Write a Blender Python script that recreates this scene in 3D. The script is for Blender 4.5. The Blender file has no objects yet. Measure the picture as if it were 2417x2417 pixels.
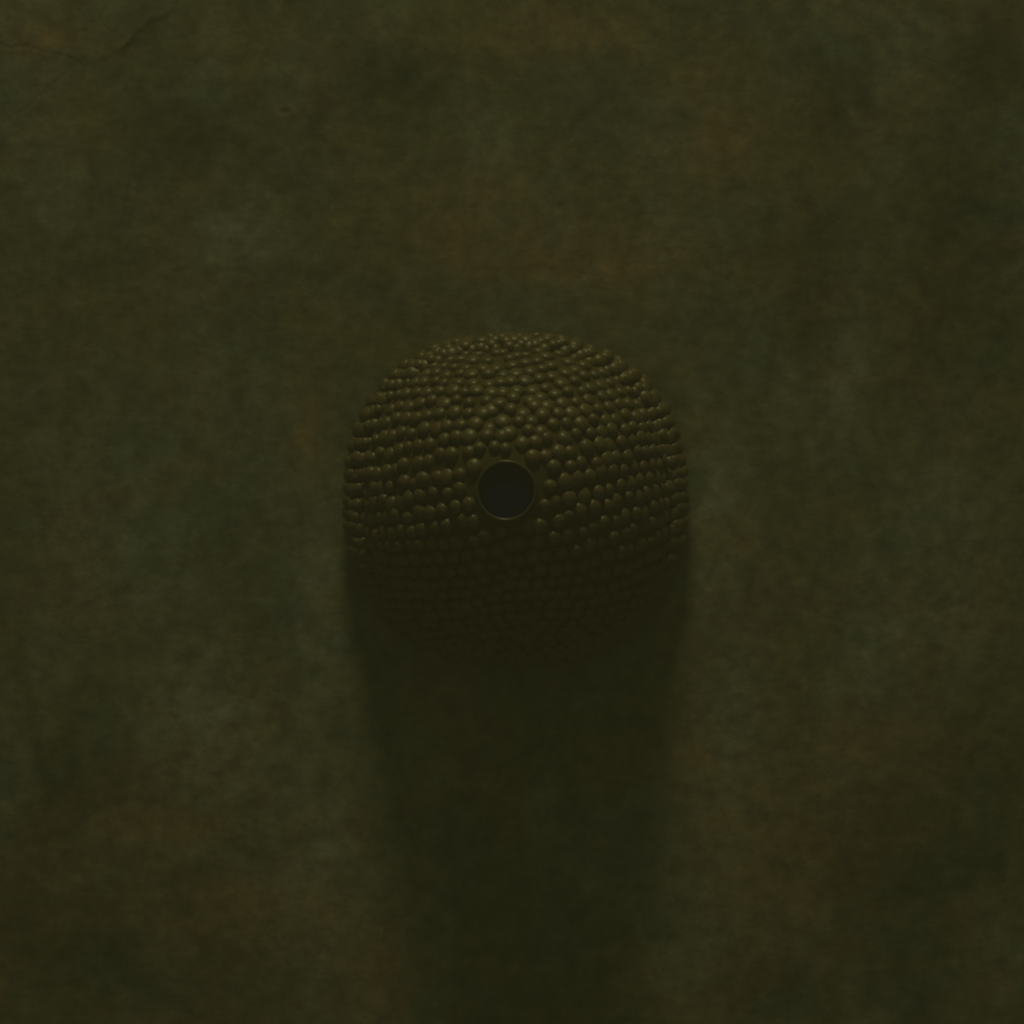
import bpy, math, random
import numpy as np
from mathutils import Vector, Matrix

# ---------------------------------------------------------------- camera, world, light, exposure
sc = bpy.context.scene
S = 0.1 / 410.0                                   # metres per photograph pixel on the wall
def PX(px): return (px - 1208.5) * S
def PZ(py): return (1208.5 - py) * S

CAM_D = 2.0
cam_d = bpy.data.cameras.new("camera"); cam = bpy.data.objects.new("camera", cam_d)
sc.collection.objects.link(cam); sc.camera = cam
cam.location = (0, -CAM_D, 0); cam.rotation_euler = (math.radians(90), 0, 0)
cam_d.sensor_width = 36; cam_d.lens = 36 * CAM_D / (2417 * S)
cam_d.clip_start = 0.05; cam_d.clip_end = 50

world = bpy.data.worlds.new("World"); sc.world = world; world.use_nodes = True
bg = world.node_tree.nodes["Background"]
bg.inputs["Color"].default_value = (0.98, 1.0, 0.42, 1)
bg.inputs["Strength"].default_value = 0.165

kd = bpy.data.lights.new("overhead_lamp", 'AREA'); kd.shape = 'RECTANGLE'; kd.size = 0.54; kd.size_y = 0.28
kd.color = (1.0, 0.93, 0.40); kd.energy = 268
key = bpy.data.objects.new("overhead_lamp", kd); sc.collection.objects.link(key)
key.location = (-0.075, -0.88, 3.2)
key.rotation_euler = (Vector((0, 0, 0.0)) - key.location).to_track_quat('-Z', 'Y').to_euler()

fd = bpy.data.lights.new("added_fill", 'AREA'); fd.shape = 'DISK'; fd.size = 1.6      # added soft fill from low in front, lifts the dome's dark underside
fd.color = (0.98, 1.0, 0.42); fd.energy = 10
fill = bpy.data.objects.new("added_fill", fd); sc.collection.objects.link(fill)
fill.location = (0.25, -1.9, -1.9)
fill.rotation_euler = (Vector((0, 0, 0)) - fill.location).to_track_quat('-Z', 'Y').to_euler()

vs = sc.view_settings
vs.view_transform = 'Standard'; vs.look = 'None'; vs.gamma = 1.0; vs.use_curve_mapping = False
vs.exposure = -3.70
sc.cycles.filter_width = 2.0
sc.cycles.sample_clamp_indirect = 2.0

# ---------------------------------------------------------------- helpers
rng = np.random.default_rng(7)
def _hash_grid(n, seed): return np.random.default_rng(seed).random((n, n))
def vnoise(x, z, seed):
    n = 256; g = _hash_grid(n, seed)
    xi = np.floor(x).astype(int); zi = np.floor(z).astype(int)
    fx = x - xi; fz = z - zi; rx, rz = fx, fz
    fx = fx * fx * fx * (fx * (fx * 6 - 15) + 10); fz = fz * fz * fz * (fz * (fz * 6 - 15) + 10)
    def gr_(ix, iz, dx, dz):
        a = g[ix % n, iz % n] * (2 * math.pi); return np.cos(a) * dx + np.sin(a) * dz
    a = gr_(xi, zi, rx, rz); b = gr_(xi + 1, zi, rx - 1, rz); c = gr_(xi, zi + 1, rx, rz - 1); d = gr_(xi + 1, zi + 1, rx - 1, rz - 1)
    return 0.5 + 0.85 * ((a * (1 - fx) + b * fx) * (1 - fz) + (c * (1 - fx) + d * fx) * fz)
def fbm(x, z, wl, octv, seed, gain=0.5):
    v = 0; amp = 1.0; tot = 0; c, s = math.cos(1.1), math.sin(1.1)
    r0 = seed * 1.7; x, z = (x * math.cos(r0) - z * math.sin(r0)) / wl + 50, (x * math.sin(r0) + z * math.cos(r0)) / wl + 50
    for i in range(octv):
        v = v + amp * (vnoise(x, z, seed + i) * 2 - 1); tot += amp; amp *= gain
        x, z = (x * c - z * s) * 2.03 + 17.3, (x * s + z * c) * 2.03 + 9.1
    return v / tot
def sstep(a, b, t):
    u = np.clip((t - a) / (b - a), 0, 1); return u * u * (3 - 2 * u)

def new_mat(name):
    m = bpy.data.materials.new(name); m.use_nodes = True
    nt = m.node_tree; return m, nt, nt.nodes["Principled BSDF"]
def mesh_obj(name, verts, faces, mat, parent=None, smooth=True):
    me = bpy.data.meshes.new(name); me.from_pydata(verts, [], faces); me.update()
    if smooth: me.polygons.foreach_set("use_smooth", [True] * len(me.polygons))
    me.materials.append(mat)
    o = bpy.data.objects.new(name, me); sc.collection.objects.link(o)
    if parent is not None: o.parent = parent
    return o

# ---------------------------------------------------------------- materials
# plaster: colour of the wall with its stains and painted lip shade (read from the mesh), fine grain from noise
m_wall, nt, bs = new_mat("stained_plaster")
N = nt.nodes.new; L = nt.links.new
at = N("ShaderNodeVertexColor"); at.layer_name = "stain_and_shade"
tc = N("ShaderNodeTexCoord")
n1 = N("ShaderNodeTexNoise"); n1.inputs["Scale"].default_value = 105; n1.inputs["Detail"].default_value = 8; n1.inputs["Roughness"].default_value = 0.72
L(tc.outputs["Object"], n1.inputs["Vector"])
r1 = N("ShaderNodeValToRGB")
r1.color_ramp.elements[0].position = 0.36; r1.color_ramp.elements[0].color = (0.74, 0.74, 0.74, 1)
r1.color_ramp.elements[1].position = 0.66; r1.color_ramp.elements[1].color = (1.24, 1.24, 1.24, 1)
L(n1.outputs["Fac"], r1.inputs["Fac"])
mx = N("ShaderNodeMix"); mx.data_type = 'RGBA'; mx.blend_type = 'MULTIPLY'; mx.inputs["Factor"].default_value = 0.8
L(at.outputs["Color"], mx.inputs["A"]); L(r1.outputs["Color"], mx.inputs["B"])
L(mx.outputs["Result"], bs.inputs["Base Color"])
bs.inputs["Roughness"].default_value = 0.85; bs.inputs["Specular IOR Level"].default_value = 0.165
mp = N("ShaderNodeMapping"); mp.inputs["Scale"].default_value = (1, 1, 1.15)
L(tc.outputs["Object"], mp.inputs["Vector"])
n2 = N("ShaderNodeTexNoise"); n2.inputs["Scale"].default_value = 130; n2.inputs["Detail"].default_value = 5; n2.inputs["Roughness"].default_value = 0.6
L(mp.outputs["Vector"], n2.inputs["Vector"])
bp = N("ShaderNodeBump"); bp.inputs["Strength"].default_value = 0.40; bp.inputs["Distance"].default_value = 0.0012
L(n2.outputs["Fac"], bp.inputs["Height"]); L(bp.outputs["Normal"], bs.inputs["Normal"])

def body_mat(name, c0, c1, rough, scale, spec=0.5, metal=0.0):
    m, nt, bs = new_mat(name)
    g = nt.nodes.new("ShaderNodeNewGeometry"); n = nt.nodes.new("ShaderNodeTexNoise")
    n.inputs["Scale"].default_value = scale; n.inputs["Detail"].default_value = 4
    nt.links.new(g.outputs["Position"], n.inputs["Vector"])
    r = nt.nodes.new("ShaderNodeValToRGB")
    r.color_ramp.elements[0].position = 0.38; r.color_ramp.elements[0].color = (*c0, 1)
    r.color_ramp.elements[1].position = 0.62; r.color_ramp.elements[1].color = (*c1, 1)
    nt.links.new(n.outputs["Fac"], r.inputs["Fac"]); nt.links.new(r.outputs["Color"], bs.inputs["Base Color"])
    bs.inputs["Roughness"].default_value = rough; bs.inputs["Specular IOR Level"].default_value = spec
    bs.inputs["Metallic"].default_value = metal
    return m
m_stud = body_mat("glazed_stud", (0.215, 0.155, 0.078), (0.192, 0.172, 0.09), 0.42, 90, 0.8)
m_body = body_mat("dull_shell", (0.155, 0.118, 0.055), (0.145, 0.125, 0.06), 0.85, 40, 0.15)
m_ring = body_mat("worn_metal_rim", (0.13, 0.11, 0.06), (0.15, 0.13, 0.07), 0.30, 60, 0.9)
m_eye = body_mat("dark_fill", (0.006, 0.012, 0.11), (0.009, 0.016, 0.13), 0.5, 30, 0.3)

# ---------------------------------------------------------------- wall: one relief sheet with real cracks, flaked layer and pit
half = 0.318; step = 0.0011
inner = np.arange(-half, half + step * 0.5, step)
outer = np.geomspace(0.004, 1.1, 26)
ax = np.concatenate([-(half + outer[::-1]), inner, half + outer]); ax = np.concatenate([ax[:1], ax, ax[-1:]])   # doubled ends turn back to give the wall its thickness
X, Z = np.meshgrid(ax, ax, indexing='xy')
PXg = X / S + 1208.5; PYg = 1208.5 - Z / S            # photograph pixels of the same spot on the wall plane

def polyline_dist(px, py, pts):
    best = np.full(px.shape, 1e9); side = np.zeros(px.shape)
    for (x0, y0), (x1, y1) in zip(pts[:-1], pts[1:]):
        dx, dy = x1 - x0, y1 - y0; l2 = dx * dx + dy * dy
        t = np.clip(((px - x0) * dx + (py - y0) * dy) / l2, 0, 1)
        d = np.hypot(px - (x0 + t * dx), py - (y0 + t * dy))
        sgn = np.sign((px - x0) * dy - (py - y0) * dx)
        m = d < best; best = np.where(m, d, best); side = np.where(m, sgn, side)
    return best, side

wob = fbm(X, Z, 0.012, 3, 401) * 7; wob2 = fbm(X, Z, 0.012, 3, 431) * 7
qx, qy = PXg + wob, PYg + wob2
rel = 0.0014 * fbm(X, Z, 0.16, 3, 11) + 0.00030 * fbm(X, Z, 0.035, 4, 21)
rough_zone = 0.25 + np.exp(-(((PXg - 1680) / 330) ** 2 + ((PYg - 440) / 380) ** 2)) + 0.5 * np.exp(-(((PXg - 700) / 260) ** 2 + ((PYg - 650) / 200) ** 2))
rel = rel + 0.00013 * rough_zone * fbm(X * 0.6, Z, 0.0075, 3, 31)
# flaked upper layer in the top left corner
edge = [(-900, 60), (0, 107), (25, 113), (52, 108), (85, 113), (115, 124), (150, 131), (175, 144), (200, 160), (224, 147), (248, 141), (268, 128),
        (290, 112), (318, 86), (336, 66), (352, 50), (376, 40), (402, 28), (425, -20), (460, -400)]
d, s = polyline_dist(qx, qy, edge)
sd = d * s                                            # sign told apart below
inside_ref = polyline_dist(np.array([100.0]), np.array([20.0]), edge)[1][0]
sd = sd * inside_ref                                  # positive on the raised layer
lip = 0.00006 + 0.0004 * sstep(240, 320, PXg) * (1 - sstep(395, 430, PXg))
flare = np.exp(-np.clip(sd, 0, None) / 170.0)
rel = rel + lip * sstep(-3.0 - 8 * sstep(250, 330, PXg), 3.0, sd) * flare
crack = np.exp(-(d / 2.6) ** 2) * (1 - sstep(180, 300, PXg))
rel = rel - 0.0003 * crack
# hairline from the crack down to the left, and other hairlines
for pts, dep, w in (([(168, 160), (120, 205), (70, 250), (10, 292)], 0.00022, 3.5),
                    ([(628, 130), (650, 150), (668, 178)], 0.0003, 3.0),
                    ([(655, 1212), (700, 1196), (745, 1192), (790, 1176)], 0.00012, 3.0),
                    ([(752, 1392), (800, 1388), (838, 1402)], 0.0001, 3.0)):
    dd, _ = polyline_dist(qx, qy, pts); rel = rel - dep * np.exp(-(dd / w) ** 2)
# small crater with a raised rim, and grains stuck in the plaster
er = np.hypot((PXg - 672) / 20.0, (PYg - 263) / 12.0)
rel = rel + 0.00026 * np.exp(-((er - 1) / 0.32) ** 2) - 0.0002 * np.exp(-(er / 0.6) ** 2)
grains = np.zeros(X.shape)
for gx, gy, r, h in ((631, 467, 6, 0.0012), (317, 438, 7, 0.0009), (1216, 106, 9, 0.0010), (1290, 262, 9, 0.0008), (1335, 298, 13, 0.0006),
                     (288, 203, 5, 0.0007), (1958, 96, 6, 0.0008), (2098, 100, 5, 0.0009), (575, 98, 6, 0.0007), (1155, 240, 5, 0.0006)):
    gg = np.exp(-(np.hypot(PXg - gx, (PYg - gy) * 1.2) / r) ** 2); grains = np.maximum(grains, gg * h / 0.0012)
    rel = rel + 0.22 * h * gg

# stains: olive grey plaster with brown blotches, paler mineral streaks; lip shade painted in
base = np.array([0.320, 0.312, 0.220]); brown = np.array([0.490, 0.372, 0.255]); green = np.array([0.265, 0.312, 0.285]); pale = np.array([0.535, 0.575, 0.550])
def blob(px, py, rx, ry): return np.exp(-(((PXg + 5 * wob - px) / rx) ** 2 + ((PYg + 5 * wob2 - py) / ry) ** 2))
bl = fbm(X, Z, 0.085, 5, 61, 0.62)
bm_ = sstep(0.0, 0.20, bl) * 0.34
fine_b = fbm(X, Z, 0.02, 4, 65, 0.65)
for a in ((1180, 450, 90, 80), (1150, 560, 230, 130), (1370, 610, 350, 95), (1300, 70, 230, 70), (1690, 330, 130, 150), (1660, 200, 70, 60),
          (1710, 1270, 80, 60), (730, 1010, 50, 140), (110, 100, 150, 50), (550, 2150, 330, 110), (1850, 2000, 230, 260), (380, 1950, 220, 90), (900, 2300, 90, 150), (1640, 1780, 60, 130), (2050, 1750, 180, 90)):
    bm_ = np.maximum(bm_, np.clip(blob(*a) * (0.85 + 1.1 * fine_b), 0, 1))
gr = sstep(0.0, 0.18, fbm(X, Z, 0.06, 5, 71, 0.62)) * 0.6
for a in ((1380, 660, 40, 30), (1360, 900, 160, 200), (500, 1150, 260, 260), (330, 470, 160, 120)): gr = np.maximum(gr, 0.7 * blob(*a))
pl = sstep(0.02, 0.25, fbm(X, Z * 0.45, 0.07, 4, 81)) * 0.35
for a in ((730, 1420, 90, 300), (720, 2030, 110, 300), (1990, 860, 55, 190), (2210, 1330, 130, 230), (1690, 1230, 70, 240), (480, 1700, 160, 200), (1730, 1750, 70, 300), (2070, 1500, 90, 200), (330, 1250, 180, 260), (560, 560, 120, 90)):
    pl = np.maximum(pl, np.clip(blob(*a) * (0.8 + 1.0 * fine_b), 0, 1))
col = np.ones(X.shape + (3,)) * base
for msk, c in ((pl, pale), (gr, green), (bm_, brown)):
    col = col * (1 - msk[..., None]) + c * msk[..., None]
shade_blotch = 1.0 * np.exp(-np.clip(-sd, 0, None) / 28.0) * (sd < 4) * sstep(255, 300, PXg) * (1 - sstep(380, 430, PXg)) * (PYg > -30)  # shade beside the flaked lip, painted into the wall colour
for a in ((2280, 620, 200, 330), (2330, 120, 150, 170), (2150, 2100, 300, 330), (260, 2230, 260, 130), (460, 330, 130, 90), (900, 180, 130, 90), (2000, 250, 120, 130), (2330, 1950, 150, 330), (2150, 2330, 260, 130), (330, 2300, 330, 120), (60, 2150, 100, 200), (1930, 700, 90, 200), (1850, 2330, 150, 90), (150, 1850, 160, 120), (700, 260, 100, 60)):  # darker blotches, most at the right and in the lower corners
    shade_blotch = np.maximum(shade_blotch, blob(*a))
shade_blotch = shade_blotch * (0.65 + 0.5 * fbm(X, Z, 0.03, 4, 91))
col = col * (1 - 0.52 * np.clip(shade_blotch, 0, 1)[..., None])
col = col * (1 - 0.15 * crack[..., None]) * (1 + 0.34 * fbm(X, Z, 0.014, 4, 95, 0.65)[..., None])
col = col * (1 + 0.32 * grains[..., None]) ; col = col * (1 - 0.5 * np.exp(-((er - 1) / 0.5) ** 2)[..., None]) + 0.5 * np.exp(-((er - 1) / 0.5) ** 2)[..., None] * brown * 1.15

n = len(ax)
rel[0, :] = rel[-1, :] = -0.06; rel[:, 0] = rel[:, -1] = -0.06
co = np.stack([X, -rel, Z], axis=-1).reshape(-1, 3).astype(np.float32)
idx = np.arange(n * n).reshape(n, n)
quads = np.stack([idx[:-1, :-1], idx[:-1, 1:], idx[1:, 1:], idx[1:, :-1]], axis=-1).reshape(-1, 4)
me = bpy.data.meshes.new("wall")
me.vertices.add(n * n); me.vertices.foreach_set("co", co.ravel())
me.loops.add(quads.size); me.loops.foreach_set("vertex_index", quads.ravel().astype(np.int32))
me.polygons.add(len(quads)); me.polygons.foreach_set("loop_start", np.arange(0, quads.size, 4, dtype=np.int32))
me.update(calc_edges=True); me.validate()
me.polygons.foreach_set("use_smooth", np.ones(len(quads), dtype=bool))
ca = me.color_attributes.new("stain_and_shade", 'FLOAT_COLOR', 'POINT')
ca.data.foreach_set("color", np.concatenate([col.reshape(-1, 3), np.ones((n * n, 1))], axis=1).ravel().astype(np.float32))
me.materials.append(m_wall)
wall = bpy.data.objects.new("wall", me); sc.collection.objects.link(wall)
wall["kind"] = "structure"
wall["label"] = "dim olive brown plastered wall with a cracked flaking corner and stains"

# ---------------------------------------------------------------- studded dome
CX, CZ = PX(1218), PZ(1181)
A_, B_, NN = 0.1 * 397 / 410, 0.1 * 386 / 410, 2.36      # half width, half height, squareness of the outline
H_, HF, FLANGE, BASE = 0.082, 0.013, 0.89, 0.005        # rise of the dome, low flange round its foot, undercut base
OFF = Vector((-23 * S, 20 * S))
root = bpy.data.objects.new("studded_dome", None); sc.collection.objects.link(root)
root.location = (CX, 0, CZ); root.empty_display_size = 0.05
root["label"] = "olive brown dome covered in small round studs with a dark round opening in front"
root["category"] = "dome"

def outline(phi):
    c, s_ = abs(math.cos(phi)), abs(math.sin(phi))
    return ((c / A_) ** NN + (s_ / B_) ** NN) ** (-1 / NN)
def surf_p(w):
    w = w.normalized(); R = outline(math.atan2(w.z, w.x)); qx_, qz_ = w.x * R, w.z * R
    rho = min(1.0, math.hypot(w.x, w.z))
    for _ in range(6):                                  # the crown of the dome lies under the opening, a little off the middle
        ax_, az_ = qx_ - OFF.x * (1 - rho), qz_ - OFF.y * (1 - rho)
        rho = min(0.99995, math.hypot(ax_, az_) / outline(math.atan2(az_, ax_)))
    u = rho / FLANGE
    if u < 1: h = HF + H_ * (1 - u ** 1.75) ** (1 / 1.7)
    else: h = HF * math.sqrt(max(0.0, 1 - ((rho - FLANGE) / (1 - FLANGE)) ** 2))
    return Vector((qx_, -BASE - h, qz_))
def surf(v):
    t1 = v.cross(Vector((0.31, 0.52, 0.8))).normalized(); t2 = v.cross(t1).normalized(); e = 1e-3
    nrm = (surf_p(v + t1 * e) - surf_p(v - t1 * e)).cross(surf_p(v + t2 * e) - surf_p(v - t2 * e)).normalized()
    if nrm.dot(v) < 0: nrm = -nrm
    return surf_p(v), nrm
AXIS = Vector((-23 / 410, -1.0, 20 / 392)).normalized()
T1 = AXIS.cross(Vector((0, 0, 1))).normalized(); T1 = -T1 if T1.x < 0 else T1
T2 = T1.cross(AXIS).normalized(); T2 = -T2 if T2.z < 0 else T2
def axdir(th, ph): return (AXIS * math.cos(th) + (T1 * math.cos(ph) + T2 * math.sin(ph)) * math.sin(th)).normalized()

RI = 0.0149                                              # clear radius of the opening
TH0 = math.asin((RI + 0.0012) / 0.097)
SEG = 96; vv = []; ff = []
ths = np.linspace(TH0, 1.36, 30)
for th in ths:
    for k in range(SEG): vv.append(tuple(surf_p(axdir(th, 2 * math.pi * k / SEG))))
for rad, y in ((1.0, -BASE), (0.975, -BASE * 0.5), (0.93, 0.004)):     # widest line, then in towards the wall
    for k in range(SEG):
        d_ = axdir(1.36, 2 * math.pi * k / SEG); p2 = math.atan2(d_.z, d_.x); R = outline(p2) * rad
        vv.append((math.cos(p2) * R, y, math.sin(p2) * R))
nr = len(ths) + 3
for r in range(nr - 1):
    for k in range(SEG):
        k2 = (k + 1) % SEG; ff.append((r * SEG + k, r * SEG + k2, (r + 1) * SEG + k2, (r + 1) * SEG + k))
shell = mesh_obj("shell", vv, ff, m_body, root)

# round opening: rim, and a dark disc set a little way in, coloured as its dark depth
cen = sum((surf_p(axdir(TH0, k * math.pi / 8)) for k in range(16)), Vector()) / 16
frame = Matrix.Translation(cen) @ Matrix(((T1.x, T2.x, AXIS.x, 0), (T1.y, T2.y, AXIS.y, 0), (T1.z, T2.z, AXIS.z, 0), (0, 0, 0, 1)))
def lathe(name, prof, mat, parent, seg=64, close=False, wob=0.0):
    vv = []; ff = []
    for k in range(seg):
        a = 2 * math.pi * k / seg; w = 1 + wob * math.sin(3 * a + 0.7) + wob * 0.6 * math.sin(5 * a)
        for r, z in prof: vv.append(tuple(frame @ Vector((r * w * math.cos(a), r * w * math.sin(a), z))))
    M = len(prof)
    for k in range(seg):
        k2 = (k + 1) % seg
        for j in range(M - 1 + (1 if close else 0)):
            j2 = (j + 1) % M; ff.append((k * M + j, k2 * M + j, k2 * M + j2, k * M + j2))
    return mesh_obj(name, vv, ff, mat, parent)
rim_prof = [(RI + 0.0011 + 0.0009 * math.cos(a), 0.0018 + 0.0013 * math.sin(a)) for a in np.linspace(0, 2 * math.pi, 14, endpoint=False)]
rim = lathe("rim", rim_prof, m_ring, root, close=True, wob=0.006)
tube = lathe("opening_wall", [(RI + 0.001, 0.0018), (RI - 0.0002, -0.0005), (RI - 0.0008, -0.009)], m_eye, root)
eye = lathe("dark_fill", [(RI - 0.0002, -0.0012), (RI * 0.75, -0.0007), (RI * 0.4, -0.0004), (0.0002, -0.0003)], m_eye, root)

# studs in staggered level rows; the 300 that show largest are single parts
ROLL, TILT = math.radians(9), math.radians(5)
UP = Vector((-math.sin(ROLL) * math.cos(TILT), -math.sin(TILT), math.cos(ROLL) * math.cos(TILT)))
RT = Vector((math.cos(ROLL), 0, math.sin(ROLL))); FR = UP.cross(RT).normalized(); FR = -FR if FR.y > 0 else FR
ROW, PITCH = 34 / 410, 32.5 / 410
def stud_template(seg, prof):
    vv = []; ff = []
    for r, z in prof[:-1]:
        for k in range(seg):
            a = 2 * math.pi * k / seg; vv.append((r * math.cos(a), r * math.sin(a), z))
    vv.append((0, 0, prof[-1][1])); top = len(vv) - 1; R_ = len(prof) - 1
    for j in range(R_ - 1):
        for k in range(seg):
            k2 = (k + 1) % seg; ff.append((j * seg + k, j * seg + k2, (j + 1) * seg + k2, (j + 1) * seg + k))
    for k in range(seg): ff.append(((R_ - 1) * seg + k, (R_ - 1) * seg + (k + 1) % seg, top))
    return vv, ff
SP = [(0.00450, -0.0014), (0.00430, 0.0012), (0.0032, 0.0027), (0.0, 0.0030)]
tv, tf = stud_template(10, SP)
stud_me = bpy.data.meshes.new("stud"); stud_me.from_pydata(tv, [], tf); stud_me.update()
stud_me.polygons.foreach_set("use_smooth", [True] * len(stud_me.polygons)); stud_me.materials.append(m_stud)
rnd = random.Random(5)
spots = []
for i in range(-19, 20):
    lat = (i + 0.3) * ROW
    if abs(lat) > 1.52: continue
    circ = 2 * math.pi * math.cos(lat); cnt = max(3, round(circ / PITCH)); ph0 = rnd.uniform(-0.12, 0.12) + (0.5 if i % 2 else 0.0)
    for k in range(cnt):
        lon = (k + ph0) * 2 * math.pi / cnt; lon = (lon + math.pi) % (2 * math.pi) - math.pi
        jit = 1 + 0.6 * math.exp(-((lon - 0.02) / 0.5) ** 2) * (lat > 0)          # rows break up into a loose cluster above the opening
        la = lat + 0.035 * math.sin(2.1 * lon + 0.35 * i) + rnd.gauss(0, 0.007) * jit; lo = lon + rnd.gauss(0, 0.008) * jit / math.cos(lat)
        v = UP * math.sin(la) + (FR * math.cos(lo) + RT * math.sin(lo)) * math.cos(la)
        if v.y > -0.10 or v.angle(AXIS) < TH0 + 0.050: continue
        p, nm = surf(v)
        nm = (nm + Vector((rnd.gauss(0, 0.09), rnd.gauss(0, 0.09), rnd.gauss(0, 0.09)))).normalized()
        q = nm.to_track_quat('Z', 'Y'); sc_ = rnd.uniform(0.80, 1.13)
        mtx = Matrix.Translation(p) @ q.to_matrix().to_4x4() @ Matrix.Diagonal((sc_ * rnd.uniform(0.94, 1.06), sc_, rnd.uniform(0.8, 1.15), 1))
        spots.append((-nm.y, p, mtx))
spots.sort(key=lambda t: -t[0])
for _, p, mtx in spots[:300]:
    o = bpy.data.objects.new("stud", stud_me); sc.collection.objects.link(o); o.parent = root; o.matrix_local = mtx
vv = []; ff = []
for _, p, mtx in spots[300:]:
    b0 = len(vv); vv += [tuple(mtx @ Vector(v)) for v in tv]; ff += [tuple(i + b0 for i in f) for f in tf]
rest = mesh_obj("studs", vv, ff, m_stud, root); rest["kind"] = "stuff"

# ---------------------------------------------------------------- haze box added before the wall to lift the blacks
m_haze = bpy.data.materials.new("haze_veil"); m_haze.use_nodes = True
hn = m_haze.node_tree; hn.nodes.clear()
ho = hn.nodes.new("ShaderNodeOutputMaterial"); hv = hn.nodes.new("ShaderNodeVolumePrincipled")
hv.inputs["Color"].default_value = (0.92, 0.95, 0.85, 1); hv.inputs["Density"].default_value = 0.135
hn.links.new(hv.outputs["Volume"], ho.inputs["Volume"])
x0, x1, y0, y1, z0, z1 = -2.0, 2.0, -2.4, 0.3, -2.0, 2.0
hb = [(x, y, z) for x in (x0, x1) for y in (y0, y1) for z in (z0, z1)]
hf = [(0, 1, 3, 2), (4, 6, 7, 5), (0, 4, 5, 1), (2, 3, 7, 6), (0, 2, 6, 4), (1, 5, 7, 3)]
haze = mesh_obj("haze", hb, hf, m_haze, smooth=False); haze["kind"] = "stuff"
haze["label"] = "added olive haze that lifts the dark tones before the wall"
